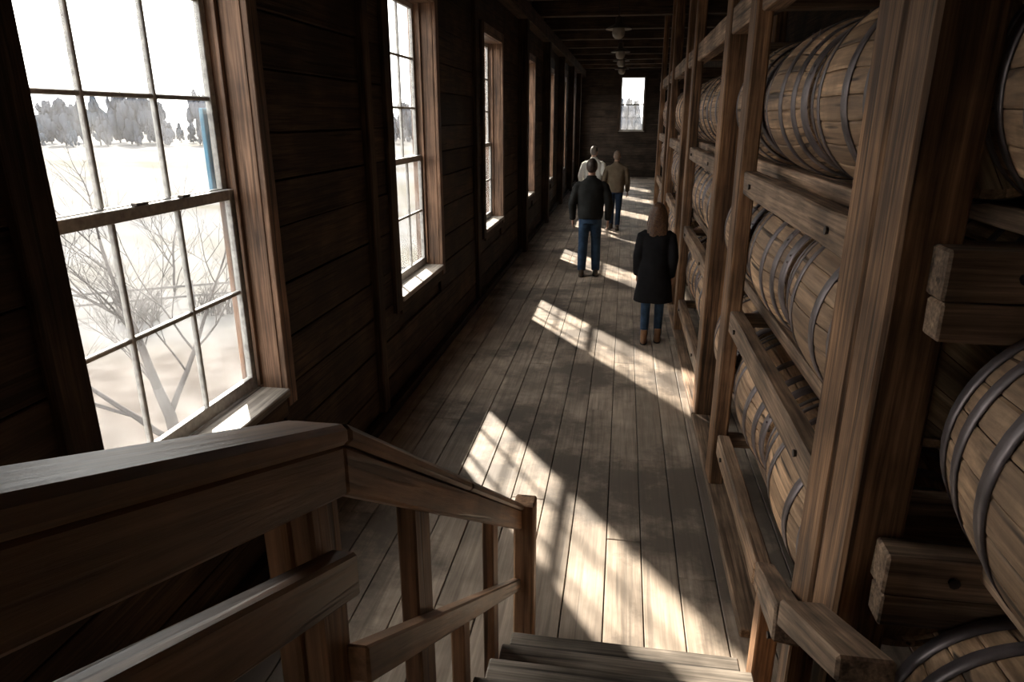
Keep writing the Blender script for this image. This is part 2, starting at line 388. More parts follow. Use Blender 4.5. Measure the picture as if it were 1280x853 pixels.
bx2((EWX - EWW / 2, YE + 0.03, -0.25), (EWX + EWW / 2, YE + 0.25, EZ0)); bx2((EWX - EWW / 2, YE + 0.03, EZ1), (EWX + EWW / 2, YE + 0.25, ZC + 0.15))
wall_end = put('wall_end', bm_mesh('wall_end', bm, wall_wood), (0, 0, 0)); wall_end['kind'] = 'structure'
wall_x = wood('dark_end_board', X_, (0.03, 0.02, 0.014), (0.085, 0.06, 0.042), rough=0.8, vary=0.35)
z = 0.0
while z < ZC - 0.02:
    z1 = min(z + 0.31, ZC)
    if z1 <= EZ0 or z >= EZ1 - 0.001:
        ss = [(XW, XR)]
    else: ss = [(XW, EWX - EWW / 2), (EWX + EWW / 2, XR)]
    for a, b in ss: box('plank', (a, YE, z), (b, YE + 0.03, z1 - 0.01), wall_x, wall_end, bev=0.004)
    z = z1

ceiling = box('ceiling', (XW - 0.25, YB, ZC), (XR + 0.2, YE + 0.2, ZC + 0.2), ceil_board, bev=0, kind='structure')
y = YB + 0.7; i = 0
while y < YE:
    box('beam', (XW, y - 0.11, ZB), (XR, y + 0.11, ZC), ceil_wood, ceiling, bev=0.012, wob=0.004, seed=i % 4); y += 2.12; i += 1

# windows
def pane_mesh(w, h, horizontal_axis='y'):
    return box_mesh((0.004, w, h), glass, 0) if horizontal_axis == 'y' else box_mesh((w, 0.004, h), glass, 0)

def make_window(n, c):
    w = empty('window_%d' % n, (XG, c, Z0), kind='structure')
    y0, y1 = c - WW / 2, c + WW / 2
    # deep wooden lining
    for s, yy in ((-1, y0), (1, y1)):
        box('jamb', (XW - 0.25, yy - 0.028 if s < 0 else yy, Z0 - 0.05), (XW + 0.0, yy if s < 0 else yy + 0.028, Z1 + 0.03), frame_z, w, bev=0.003)
        a, b = (yy - 0.17, yy - 0.006) if s < 0 else (yy + 0.006, yy + 0.11)
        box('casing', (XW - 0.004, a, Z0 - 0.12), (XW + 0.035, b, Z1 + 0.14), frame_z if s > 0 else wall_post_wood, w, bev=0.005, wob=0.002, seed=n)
        box('stop', (XG + 0.03, yy if s < 0 else yy - 0.028, Z0 + 0.02), (XG + 0.05, yy + 0.028 if s < 0 else yy, Z1), frame_z, w, bev=0.003)
    box('head', (XW - 0.25, y0, Z1), (XW, y1, Z1 + 0.035), frame_y, w, bev=0.003)
    box('head_casing', (XW - 0.004, y0 - 0.005, Z1 + 0.005), (XW + 0.03, y1 + 0.005, Z1 + 0.14), frame_y, w, bev=0.005)
    box('sill', (XW - 0.27, y0 - 0.005, Z0 - 0.05), (XW + 0.05, y1 + 0.005, Z0), sill_wood, w, bev=0.006, wob=0.002, seed=n)
    box('apron', (XW, y0, Z0 - 0.17), (XW + 0.025, y1, Z0 - 0.052), wall_wood, w, bev=0.004)
    zb, zm, zt = Z0 + 0.005, 2.055, Z1 - 0.005
    for nm, za, zc, rowsn, dx, bot, top in (('lower_sash', zb, zm + 0.03, 2, 0.0, 0.075, 0.055), ('upper_sash', zm - 0.02, zt, 3, -0.036, 0.055, 0.05)):
        xs = XG + dx
        s = empty(nm, (xs, c, za)); s.parent = w; s.location = Vector((xs, c, za)) - Vector(w.location)
        sw = 0.05
        box('stile', (xs - 0.017, y0 + 0.001, za), (xs + 0.017, y0 + sw, zc), sash_wood, s, bev=0.003)
        box('stile', (xs - 0.017, y1 - sw, za), (xs + 0.017, y1 - 0.001, zc), sash_wood, s, bev=0.003)
        box('bottom_rail', (xs - 0.017, y0 + sw, za), (xs + 0.017, y1 - sw, za + bot), sash_wood, s, bev=0.003)
        box('top_rail', (xs - 0.017, y0 + sw, zc - top), (xs + 0.017, y1 - sw, zc), sash_wood, s, bev=0.003)
        ga, gb, gz0, gz1 = y0 + sw, y1 - sw, za + bot, zc - top
        mw = 0.011; pw = (gb - ga - 2 * 2 * mw) / 3
        ys = [ga + k * (pw + 2 * mw) for k in range(3)]
        for k in (1, 2): box('muntin', (xs - 0.013, ys[k] - 2 * mw, gz0), (xs + 0.013, ys[k], gz1), sash_wood, s, bev=0.004)
        ph = (gz1 - gz0 - (rowsn - 1) * 2 * mw) / rowsn
        for r in range(rowsn):
            zz = gz0 + r * (ph + 2 * mw)
            for k in range(3):
                if r: box('muntin', (xs - 0.012, ys[k], zz - 2 * mw), (xs + 0.012, ys[k] + pw, zz), sash_wood, s, bev=0.004)
                put('pane', box_mesh((0.003, round(pw, 4), round(ph, 4)), glass, 0), (xs, ys[k] + pw / 2, zz + ph / 2), s)
    return w
wins = []
for i, c in enumerate(WIN): wins.append(make_window(i + 1, c))
# sash latch on the window by the stairs and its blue shutter stile outside
w1 = wins[1]
box('sash_latch', (XG - 0.005, 2.70, 2.085), (XG + 0.03, 2.78, 2.10), bolt_metal, w1, bev=0.004)
box('sash_latch', (XG - 0.005, 3.03, 2.085), (XG + 0.03, 3.09, 2.10), bolt_metal, w1, bev=0.004)
box('blue_storm_stile', (XG - 0.085, 3.425, 2.08), (XG - 0.06, 3.475, 2.50), shutter_blue, w1, bev=0.004)
# end window
ew = empty('window_%d' % (len(WIN) + 1), (EWX, YE, EZ0), kind='structure')
xa, xb = EWX - EWW / 2, EWX + EWW / 2
for s in (0, 1):
    xx = xa if s == 0 else xb - 0.05
    box('stile', (xx, YE + 0.08, EZ0), (xx + 0.05, YE + 0.12, EZ1), sash_wood, ew)
    cx = xa - 0.10 if s == 0 else xb + 0.002
    box('casing', (cx, YE - 0.03, EZ0 - 0.1), (cx + 0.098, YE - 0.001, EZ1 + 0.1), wall_post_wood, ew)
zm = EZ0 + (EZ1 - EZ0) * 0.49
for a in (EZ0, zm - 0.03, EZ1 - 0.05): box('rail', (xa + 0.05, YE + 0.08, a), (xb - 0.05, YE + 0.12, a + 0.055), sash_wood, ew)
box('sill', (xa - 0.05, YE - 0.05, EZ0 - 0.04), (xb + 0.05, YE + 0.25, EZ0), sill_wood, ew)
pw = (EWW - 0.1) / 3
for lo, hi in ((EZ0 + 0.055, zm - 0.03), (zm + 0.025, EZ1 - 0.05)):
    hm = (lo + hi) / 2
    for k in range(3):
        for a, b in ((lo, hm - 0.01), (hm + 0.01, hi)):
            box('pane', (xa + 0.05 + k * pw + 0.008, YE + 0.099, a), (xa + 0.05 + (k + 1) * pw - 0.008, YE + 0.102, b), glass, ew, bev=0)
        if k: box('muntin', (xa + 0.05 + k * pw - 0.009, YE + 0.09, lo), (xa + 0.05 + k * pw + 0.009, YE + 0.11, hi), sash_wood, ew, bev=0.003)
    box('muntin', (xa + 0.05, YE + 0.091, hm - 0.01), (xb - 0.05, YE + 0.109, hm + 0.01), sash_wood, ew, bev=0.003)

# ------------------------------------------------------------------ outdoors
bm = bmesh.new()
GS = 40
bmesh.ops.create_grid(bm, x_segments=GS, y_segments=GS, size=700)
ground = put('ground', bm_mesh('ground', bm, field), (0, 0, -7.0)); ground['kind'] = 'structure'

def bare_tree(name, base, height, seed, label, cat='tree', group=None, twig=True, lean=(0, 0), depth=5, r0=0.16, mat=None, spread=0.55, seg=6):
    rn = random.Random(seed); bmT, bmB = bmesh.new(), bmesh.new()
    def grow(p, d, L, r, lev):
        pts = [p]; q = p; dd = d
        n = 4
        for k in range(n):
            dd = (dd + Vector((rn.uniform(-1, 1), rn.uniform(-1, 1), rn.uniform(-0.3, 0.6))) * 0.13).normalized()
            q = q + dd * L / n; pts.append(q)
        r1 = r * 0.62
        add_tube(bmT if lev < 2 else bmB, pts, [r + (r1 - r) * k / n for k in range(n + 1)], seg if lev < 2 else 4)
        if lev >= depth: return
        for c in range(rn.choice([2, 3]) if lev else 3):
            a = rn.uniform(0, 2 * math.pi); t = rn.uniform(0.55, 1.0)
            idx = min(n, int(t * n)); o = pts[idx]
            side = Vector((math.cos(a), math.sin(a), 0.15)); nd = (dd * (1 - spread * 0.6) + side * spread).normalized()
            grow(o, nd, L * rn.uniform(0.58, 0.80), r1 * rn.uniform(0.6, 0.85), lev + 1)
        grow(pts[-1], dd, L * 0.7, r1 * 0.9, lev + 1)
    grow(Vector((0, 0, 0)), Vector((lean[0], lean[1], 1)).normalized(), height * 0.33, r0, 0)
    t = empty(name, base, label, cat, group)
    put('trunk', bm_mesh('trunk', bmT, mat or bark, True), base, t); put('branches', bm_mesh('branches', bmB, mat or bark, True), base, t)
    return t
bare_tree('bare_tree', (-10.6, 14.2, -7.0), 9.6, 21, 'leafless grey tree standing outside the window beside the stairs', r0=0.21, lean=(-0.10, 0.0), depth=6)
bare_tree('bare_sapling', (-25.0, 34.5, -7.0), 8.2, 5, 'thin leafless sapling behind the brush line in the field', r0=0.08, depth=4)

# brush line and pole fence on the near edge of the field
rn = random.Random(5)
for i in range(11):
    t = i / 10.0
    bx_, by_ = -29 + 30 * t + rn.uniform(-0.2, 0.2), 25.0 + 18.7 * t + rn.uniform(-0.2, 0.2)
    bmS = bmesh.new()
    for k in range(60):
        a = rn.uniform(0, 2 * math.pi); sp = rn.uniform(0.2, 1.0); hh = rn.uniform(0.6, 1.7)
        o = Vector((rn.uniform(-0.9, 0.9), rn.uniform(-0.5, 0.5), 0)); m_ = o + Vector((math.cos(a) * sp * 0.4, math.sin(a) * sp * 0.4, hh * 0.6)); e_ = o + Vector((math.cos(a) * sp, math.sin(a) * sp, hh))
        add_tube(bmS, [o, m_, e_], [0.03, 0.022, 0.008], 4)
        for q in range(3):
            s_ = m_.lerp(e_, rn.random()); add_tube(bmS, [s_, s_ + Vector((rn.uniform(-.4, .4), rn.uniform(-.4, .4), rn.uniform(0.1, 0.5)))], [0.014, 0.006], 4)
    o = put('brush_shrub', bm_mesh('brush_shrub', bmS, brush_mat), (bx_, by_, -7.0))
    tag(o, 'low leafless brush shrub along the near edge of the snowy field', 'shrub', 'brush shrubs along the field edge')
fn = empty('pole_fence', (-20, 33, -7), 'weathered grey post and rail fence behind the brush in the field', 'fence')
fp = [Vector((-30 + 2.6 * k, 27.2 + 1.62 * k, -7)) for k in range(11)]
for k, p in enumerate(fp):
    box('post', p + Vector((-0.07, -0.07, 0)), p + Vector((0.07, 0.07, 1.35)), fence_wood, fn)
    if k:
        for zz in (0.5, 1.05): bar('rail', fp[k - 1] + Vector((0, 0, zz)), p + Vector((0, 0, zz)), 0.06, 0.12, fence_wood, fn, wob=0)

# trees on the far edge of the field
def crown_mesh(rn, conif):
    bm = bmesh.new()
    for q in range(70):
        z = rn.uniform(-1, 1); env = (1.0 - (z + 1) / 2) * 1.1 + 0.12 if conif else math.sqrt(max(0.05, 1 - z * z))
        a = rn.uniform(0, 6.28); r = env * math.sqrt(rn.random()); k = rn.uniform(0.16, 0.36) * (0.55 + 0.6 * (1 - abs(z)))
        c = Vector((math.cos(a) * r, math.sin(a) * r, z))
        res = bmesh.ops.create_icosphere(bm, subdivisions=2, radius=k)
        for v in res['verts']:
            f = 1 + 0.55 * noise.noise(v.co * 11 + c * 5); v.co = Vector((v.co.x * f, v.co.y * f, v.co.z * f * (1.0 if conif else 1.2))) + c
    return bm
rn = random.Random(9)
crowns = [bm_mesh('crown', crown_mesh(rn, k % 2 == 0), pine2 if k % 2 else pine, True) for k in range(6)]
bm = bmesh.new(); add_tube(bm, [(0, 0, 0), (0, 0, 0.5), (0.02, 0, 1.0)], [0.05, 0.04, 0.03], 6); far_trunk = bm_mesh('trunk', bm, far_bark, True)
for i in range(78):
    az = R(-1 + i * 0.66 + rn.uniform(-0.2, 0.2)); D = (284, 306, 328)[i % 3] + rn.uniform(-6, 6)
    p = Vector((-math.sin(az) * D, math.cos(az) * D, -7.0)); big = rn.random()
    azd = math.degrees(az)
    h = rn.uniform(8, 13) if big < 0.55 else rn.uniform(13, 17)
    if 35.2 < azd < 38.5 or 30.5 < azd < 32.5: h = rn.uniform(16, 18)
    if 33.0 < azd < 35: h = rn.uniform(7, 9)
    kd = rn.randrange(6)
    t = empty('field_edge_tree', p, ['haze-tinted evergreen tree on the far edge of the snowy field', 'haze-tinted grey bare tree on the far edge of the snowy field'][kd % 2], 'tree', ['far evergreens beyond the field', 'far bare trees beyond the field'][kd % 2])
    rr = h * rn.uniform(0.20, 0.26)
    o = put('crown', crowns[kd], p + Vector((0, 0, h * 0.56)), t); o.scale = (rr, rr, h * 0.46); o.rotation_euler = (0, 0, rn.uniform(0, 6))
    o = put('trunk', far_trunk, p, t); o.scale = (h * 0.4, h * 0.4, h * 0.35)

# ------------------------------------------------------------------ racks
PER = 3.65
XF = 0.70                        # aisle face of the rack posts
TIER = [0.43, 1.29, 2.15]        # tops of the guard rails
bays = list(range(-1, 4))        # bay k spans A(k-1) .. A(k); A(0) = 5.66
def Ay(k): return 5.66 + PER * k
def By(k): return 4.44 + PER * k
rack_labels = {-1: 'timber barrel rack bay beside the stair flight', 0: 'timber barrel rack bay just past the thick double post at the stair foot',
               1: 'timber barrel rack bay beside the woman in the black coat', 2: 'timber barrel rack bay beside the man in the charcoal jacket',
               3: 'timber barrel rack bay beside the two men walking ahead'}
XC, BR, HR, BL = 1.135, 0.385, 0.325, 1.0      # barrel axis, bilge and head radius, length
racks = {}
def bolt_mesh():
    bm = bmesh.new(); r = bmesh.ops.create_cone(bm, cap_ends=True, segments=8, radius1=0.016, radius2=0.012, depth=0.02)
    bmesh.ops.rotate(bm, verts=bm.verts, cent=(0, 0, 0), matrix=Matrix.Rotation(R(90), 3, 'Y')); return bm_mesh('bolt', bm, bolt_metal)
BOLT = bolt_mesh()
def ptop(ya, yb):
    y = YB + 0.7
    while y < YE:
        if ya < y + 0.125 and yb > y - 0.125: return ZB
        y += 2.12
    return ZC
for k in bays:
    y0 = Ay(k - 1); y1 = By(k); yn = Ay(k)
    if y0 > YE - 1.2: continue
    rk = empty('barrel_rack', (XF, y0, 0), rack_labels.get(k, 'timber barrel rack bay in the dark stretch past the walkers'), 'rack', 'barrel rack bays lining the aisle')
    racks[k] = rk
    # posts: double post at the near end, single at the far end
    if k == 0:
        box('post', (XF, 2.085, 0), (XF + 0.155, 2.30, ptop(2.085, 2.30)), rack_z, rk, bev=0.012, wob=0.006, seed=3)
        box('post', (XF + 0.006, 1.875, 0), (XF + 0.165, 2.077, ptop(1.875, 2.077)), rack_z, rk, bev=0.012, wob=0.006, seed=5)
    elif k > 0:
        box('post', (XF + 0.005, y0 - 0.13, 0), (XF + 0.205, y0 + 0.10, ptop(y0 - 0.13, y0 + 0.10)), rack_z, rk, bev=0.01, wob=0.005, seed=k)
    if y1 < YE - 0.3 and k >= 0:
        box('post', (XF - 0.012, y1 - 0.10, 0), (XF + 0.085, y1 + 0.11, ptop(y1 - 0.10, y1 + 0.11)), rack_z, rk, bev=0.01, wob=0.005, seed=k + 9)
    # deep posts
    for xx in (1.70,):
        if k >= 0: box('post', (xx, y0 - 0.1, 0), (xx + 0.13, y0 + 0.1, ptop(y0 - 0.1, y0 + 0.1)), rack_z, rk, bev=0.01)
    ys0 = y0 + (0.285 if k == 0 else 0.11); yend = min(yn - 0.02, YE - 0.05)
    if k == -1: ys0 = y0 + 0.1; yend = 1.77
    for ti, zt in enumerate(TIER):
        if k >= 0:
            ns = 2.92 if (k == 0 and ti == 0) else ys0 - 0.02
            box('guard_rail', (XF + 0.012, ns, zt - 0.135), (XF + 0.092, min(y1 - 0.122, YE), zt), rack_y, rk, bev=0.008, wob=0.006, seed=ti + k * 3)
            if k <= 1:
                for yy in (y0 + 0.5, y1 - 0.35): put('bolt', BOLT, (XF + 0.010, yy, zt - 0.07), rk)
        # bearers under the barrels
        bc, bo, bt = (XC, 0.13, 0.023) if k >= 0 else (XC + (0.08 if ti == 2 else 0.04), 0.07, 0.007)
        for xx in (bc - bo - 0.08, bc + bo):
            box('bearer', (xx, ys0, zt - 0.055), (xx + 0.08, yend, zt + bt), rack_y, rk, bev=0.006)
        # cross beams carrying the bearers, over the gaps between barrels
        for yy, xa_, xb_ in ([(y1, XF + 0.10, XF + 1.6), (yend - 0.065, XF + 0.21, XF + 0.98)] if k >= 0 else [(y0 + 0.3, XF + 0.14, XF + 1.6)]):
            box('cross_beam', (xa_, yy - 0.06, zt - 0.120), (xb_, yy + 0.06, zt - 0.054), rack_x, rk, bev=0.008, wob=0.002, seed=ti)
        if k == 0: box('cross_beam', (XF + 0.17, 2.15, zt - 0.20), (XF + 1.6, 2.27, zt - 0.054), rack_x, rk, bev=0.008)
    if k == -1:
        for ti in (1, 2):
            zt = TIER[ti]
            box('cross_beam', (0.785, 1.765, zt - 0.13), (XF + 1.7, 1.868, zt - 0.002), rack_x, rk, bev=0.007, wob=0.004, seed=ti + 7)
            o = bar('ledger', (0.79, 1.81, zt - 0.185), (1.75, 1.815, zt - 0.185), 0.09, 0.10, rack_y, rk, wob=0.004, seed=ti)
            put('bolt', BOLT, (0.96, 1.762, zt - 0.065), rk, (0, 0, R(90)))
    if k >= 0:
        # head rail along the top, sill plank on the floor
        box('head_rail', (XF + 0.02, ys0 - 0.02, 3.02), (XF + 0.14, min(yn - 0.14, YE), 3.20), rack_y, rk, bev=0.01, wob=0.006, seed=k)
        for yy in (y1,): box('cross_beam', (XF + 0.14, yy - 0.06, 3.03), (XF + 1.6, yy + 0.06, 3.2), rack_x, rk, bev=0.01)
        box('sill_plank', (XF - 0.02, (2.9 if k == 0 else y0 - 0.125), 0.001), (XF + 0.15, min(yn - 0.14, YE), 0.05), rack_y, rk, bev=0.006, wob=0.003, seed=k)

# ------------------------------------------------------------------ barrels
NS = 26
def prof(t): return HR + (BR - HR) * (1 - (2 * t - 1) ** 2)      # t along the length
def stave_mesh():
    bm = bmesh.new(); n = 12; half = math.pi / NS * 0.975; th = 0.028; rows_ = []
    for i in range(n + 1):
        t = i / n; y = (t - 0.5) * BL; r = prof(t); hf = half
        rows_.append([bm.verts.new((math.sin(a) * rr, y, math.cos(a) * rr)) for a, rr in ((-hf, r - 0.0035), (-hf * 0.82, r), (0, r), (hf * 0.82, r), (hf, r - 0.0035), (hf, r - th), (-hf, r - th))])
    m = len(rows_[0])
    for a, b in zip(rows_, rows_[1:]):
        for k in range(m): bm.faces.new((a[k], b[k], b[(k + 1) % m], a[(k + 1) % m]))
    bm.faces.new(rows_[0]); bm.faces.new(rows_[-1][::-1])
    bmesh.ops.recalc_face_normals(bm, faces=bm.faces[:])
    return bm
STAVE = bm_mesh('stave', stave_mesh(), stave_wood)
def all_staves(seed):
    rn = random.Random(seed); out = bmesh.new()
    tmp = bpy.data.meshes.new('t'); b = stave_mesh(); b.to_mesh(tmp); b.free()
    for s in range(NS):
        n0 = len(out.verts); out.from_mesh(tmp); out.verts.ensure_lookup_table()
        vs_ = out.verts[n0:]; bmesh.ops.rotate(out, verts=vs_, cent=(0, 0, 0), matrix=Matrix.Rotation(2 * math.pi * s / NS, 3, 'Y'))
        k = 1 + rn.uniform(-0.006, 0.004)
        for v in vs_: v.co.x *= k; v.co.z *= k
    bpy.data.meshes.remove(tmp)
    return bm_mesh('staves', out, stave_wood)
def hoop_mesh(t0, w):
    bm = bmesh.new(); seg = 52; th = 0.004; rings = []
    for t, d in ((t0, 0.001), (t0, th), (t0 + w / BL / 2, th + 0.0006), (t0 + w / BL, th), (t0 + w / BL, 0.001)):
        r = prof(min(max(t, 0), 1)) + d; y = (t - 0.5) * BL
        rings.append([bm.verts.new((math.sin(2 * math.pi * k / seg) * r, y, math.cos(2 * math.pi * k / seg) * r)) for k in range(seg)])
    for a, b in zip(rings, rings[1:]):
        for k in range(seg): bm.faces.new((a[k], a[(k + 1) % seg], b[(k + 1) % seg], b[k]))
    bmesh.ops.recalc_face_normals(bm, faces=bm.faces[:])
    return bm_mesh('hoop', bm, hoop_metal, True)
HOOPS = [hoop_mesh(0.005, 0.060), hoop_mesh(0.125, 0.052), hoop_mesh(0.300, 0.056), hoop_mesh(0.644, 0.056), hoop_mesh(0.823, 0.052), hoop_mesh(0.935, 0.060)]
def head_boards():
    out = []; r = prof(0.04) - 0.0285; n = 6; w = 2 * r / n
    for i in range(n):
        a = -r + i * w + 0.0012; b = a + w - 0.0024
        bm = bmesh.new(); xs_ = [a + (b - a) * q / 5 for q in range(6)]
        top = [(q, math.sqrt(max(0, r * r - q * q))) for q in xs_]; bot = [(q, -s) for q, s in reversed(top)]
        pts = [p for j, p in enumerate(top + bot) if j == 0 or (Vector(p) - Vector((top + bot)[j - 1])).length > 1e-4]
        if (Vector(pts[0]) - Vector(pts[-1])).length < 1e-4: pts.pop()
        A = [bm.verts.new((p[0], -0.009, p[1])) for p in pts]; B = [bm.verts.new((p[0], 0.009, p[1])) for p in pts]
        bm.faces.new(A); bm.faces.new(B[::-1])
        for j in range(len(pts)): bm.faces.new((A[j], B[j], B[(j + 1) % len(pts)], A[(j + 1) % len(pts)]))
        bmesh.ops.recalc_face_normals(bm, faces=bm.faces[:])
        out.append(bm_mesh('head_board', bm, head_wood))
    return out
HEADS = head_boards()
def head_disc():
    bm = bmesh.new()
    for m in HEADS: bm.from_mesh(m)
    return bm_mesh('head', bm, head_wood)
HEAD = head_disc()
BODY = [all_staves(s) for s in range(3)]
RIV = None
def rivet_mesh():
    bm = bmesh.new(); bmesh.ops.create_icosphere(bm, subdivisions=1, radius=0.007); return bm_mesh('rivet', bm, hoop_metal)
RIV = rivet_mesh()

def barrel(yc, zc, xc, label, group, detail, roll):
    t = empty('oak_barrel', (xc, yc, zc - BR), label, 'barrel', group)
    if detail:
        for s in range(NS):
            o = bpy.data.objects.new('stave', STAVE); col.objects.link(o); o.parent = t; o.location = (0, 0, BR); o.rotation_euler = (0, roll + 2 * math.pi * s / NS, 0)
            k = 1 + random.uniform(-0.004, 0.003); o.scale = (k, 1, k)
    else:
        o = bpy.data.objects.new('staves', random.choice(BODY)); col.objects.link(o); o.parent = t; o.location = (0, 0, BR); o.rotation_euler = (0, roll, 0)
    for i, hm in enumerate(HOOPS):
        o = bpy.data.objects.new('hoop', hm); col.objects.link(o); o.parent = t; o.location = (0, 0, BR); o.rotation_euler = (0, roll + i, 0)
        if detail:
            tt = (0.035, 0.151, 0.328, 0.672, 0.849, 0.965)[i]
            for da in (-0.05, 0.05):
                a = -1.2 + 0.25 * i + da - (roll + i)
                q = bpy.data.objects.new('rivet', RIV); col.objects.link(q); q.parent = o; rr = prof(tt) + 0.005
                q.location = (math.sin(a) * rr, (tt - 0.5) * BL, math.cos(a) * rr)
    for e in (-1, 1):
        if detail:
            for hb in HEADS:
                o = bpy.data.objects.new('head_board', hb); col.objects.link(o); o.parent = t; o.location = (0, e * (BL / 2 - 0.04), BR); o.rotation_euler = (0, roll, 0)
        else:
            o = bpy.data.objects.new('head', HEAD); col.objects.link(o); o.parent = t; o.location = (0, e * (BL / 2 - 0.04), BR); o.rotation_euler = (0, roll, 0)
    return t
tname = ['lowest', 'middle', 'top']
ORD = ['first', 'second', 'third']
baydesc = {0: '', 1: 'the woman in black', 2: 'the man in charcoal', 3: 'the two men ahead'}
for k in bays:
    y0 = Ay(k - 1)
    base = 2.01 + PER * k
    for ti, zt in enumerate(TIER):
        for j in range(3):
            ya = base + 0.36 + 1.06 * j; yc = ya + BL / 2
            if k == -1 and j < 2: continue
            if yc + BL / 2 > YE - 0.1: continue
            roll = random.uniform(0, 6.28)
            if k == -1:
                yc = 0.757 + BL / 2 + (0.0, 0.0, 0.243)[ti]
                lab = 'oak barrel on the %s tier beside the stair flight' % tname[ti]; grp = 'oak barrels resting on the racks'
            elif k <= 3:
                lab = '%s tier oak barrel beside %s, %s from the stair-side post' % (tname[ti], baydesc[k], ORD[j])
                if k == 0: lab = 'oak barrel on the %s tier, %s past the thick double post at the stair foot' % (tname[ti], ORD[j])
                grp = 'oak barrels resting on the racks'
            else:
                lab = 'oak barrel on the %s tier of the dim rack far down the aisle' % tname[ti]; grp = 'far oak barrels on the %s tier' % tname[ti]
            barrel(yc + (random.uniform(-0.02, 0.02) if k > 0 else 0), zt + BR - 0.001, XC + (0.08 if k == -1 and ti == 2 else 0.04 if k == -1 else 0), lab, grp, k <= 1, roll)
            if k <= 0 and not (k == -1 and ti == 0):     # the row behind, in the dark
                barrel(yc if k >= 0 else 0.757 + BL / 2, zt + BR, XC + 1.04, 'dim oak barrel in the back row behind the %s tier, %s' % (tname[ti], 'beside the stairs' if k < 0 else ORD[j] + ' past the double post'), 'dim oak barrels in the second row', False, roll)
if True:
    for ti, zt in enumerate(TIER):
        for xx in (XC + 1.04 - 0.21, XC + 1.04 + 0.13):
            box('bearer', (xx, 0.3, zt - 0.055), (xx + 0.08, 1.77, zt + 0.024), rack_y, racks[-1], bev=0.006)
            box('bearer', (xx, 1.875, zt - 0.055), (xx + 0.08, 5.6, zt + 0.024), rack_y, racks[0], bev=0.006)

# ------------------------------------------------------------------ staircase
sc = empty('staircase', (0.12, 2.5, 0), 'worn grey wooden stair flight leading down to the aisle floor', 'stairs')
RUN, RISE = 0.27, 0.175
xs0, xs1 = -0.385, 0.608
for n in range(1, 6):
    yn = 2.57 - RUN * (n - 1); zt = RISE * n
    box('tread', (xs0 - 0.02, yn - RUN - 0.035, zt - 0.04), (xs1, yn, zt), tread_x, sc, bev=0.006, wob=0.003, seed=n)
    box('riser', (xs0 + 0.02, yn - 0.06, zt - RISE), (xs1 - 0.03, yn - 0.035, zt - 0.041), tread_x, sc, bev=0.003)
yl = 2.57 - RUN * 5
for n in range(6):
    box('landing_board', (xs0 - 0.02, yl - 0.22 * (n + 1), RISE * 6 - 0.04), (xs1, yl - 0.22 * n - 0.006, RISE * 6), tread_x, sc, bev=0.004)
box('riser', (xs0 + 0.02, yl - 0.06, RISE * 5), (xs1 - 0.03, yl - 0.035, RISE * 6 - 0.041), tread_x, sc, bev=0.003)
for xx in (xs0 + 0.0, xs1 - 0.045):
    prism_yz('stringer', [(2.50, 0.0), (2.50, 0.10), (2.50 - RUN * 5, RISE * 5 + 0.09), (-0.1, RISE * 5 + 0.09), (-0.1, RISE * 5 - 0.18), (yl, RISE * 5 - 0.18), (2.2, 0.0)], xx, xx + 0.04, stair_y, sc, bev=0.003)
for yy in (-0.08, 1.1):
    for xx in (xs0 + 0.045, xs1 - 0.15): box('leg', (xx, yy, 0), (xx + 0.09, yy + 0.09, RISE * 5 - 0.05), stair_z, sc)

# left railing, in the vertical plane x = -0.42
rl = empty('stair_railing', (-0.42, 1.8, 0), 'brown timber handrail with posts and middle rail between the stairs and windows', 'railing')
XL = -0.425
top_c, top_n, top_u = (0.835, 2.005), (2.70, 0.74), (-0.35, 2.44)       # (y, z) of the rail's upper edge
sl = (top_n[1] - top_c[1]) / (top_n[0] - top_c[0]); su = (top_u[1] - top_c[1]) / (top_u[0] - top_c[0])
D = 0.082
prism_yz('handrail_board', [top_c, top_n, (top_n[0], top_n[1] - 0.10), (top_c[0] + 0.0, top_c[1] - D)], XL + 0.005, XL + 0.05, stair_y, rl, 0.005, sl)
prism_yz('handrail_board', [(top_c[0] - 0.002, top_c[1]), (top_c[0] - 0.002, top_c[1] - D), (top_u[0], top_u[1] - D), top_u], XL + 0.005, XL + 0.05, stair_y, rl, 0.005, su)
c1 = (1.62, top_c[1] + sl * (1.62 - top_c[0]))
for a, b in ((top_c, c1), ((c1[0] + 0.003, c1[1] - 0.002), top_n)):
    prism_yz('cap_rail', [(a[0], a[1] + 0.001), (b[0], b[1] + 0.001), (b[0], b[1] + 0.034), (a[0], a[1] + 0.034)], XL - 0.035, XL + 0.06, stair_y, rl, 0.008, sl)
prism_yz('cap_rail', [(top_u[0], top_u[1] + 0.001), (top_c[0] - 0.002, top_c[1] + 0.001), (top_c[0] - 0.002, top_c[1] + 0.034), (top_u[0], top_u[1] + 0.034)], XL - 0.035, XL + 0.06, stair_y, rl, 0.008, su)
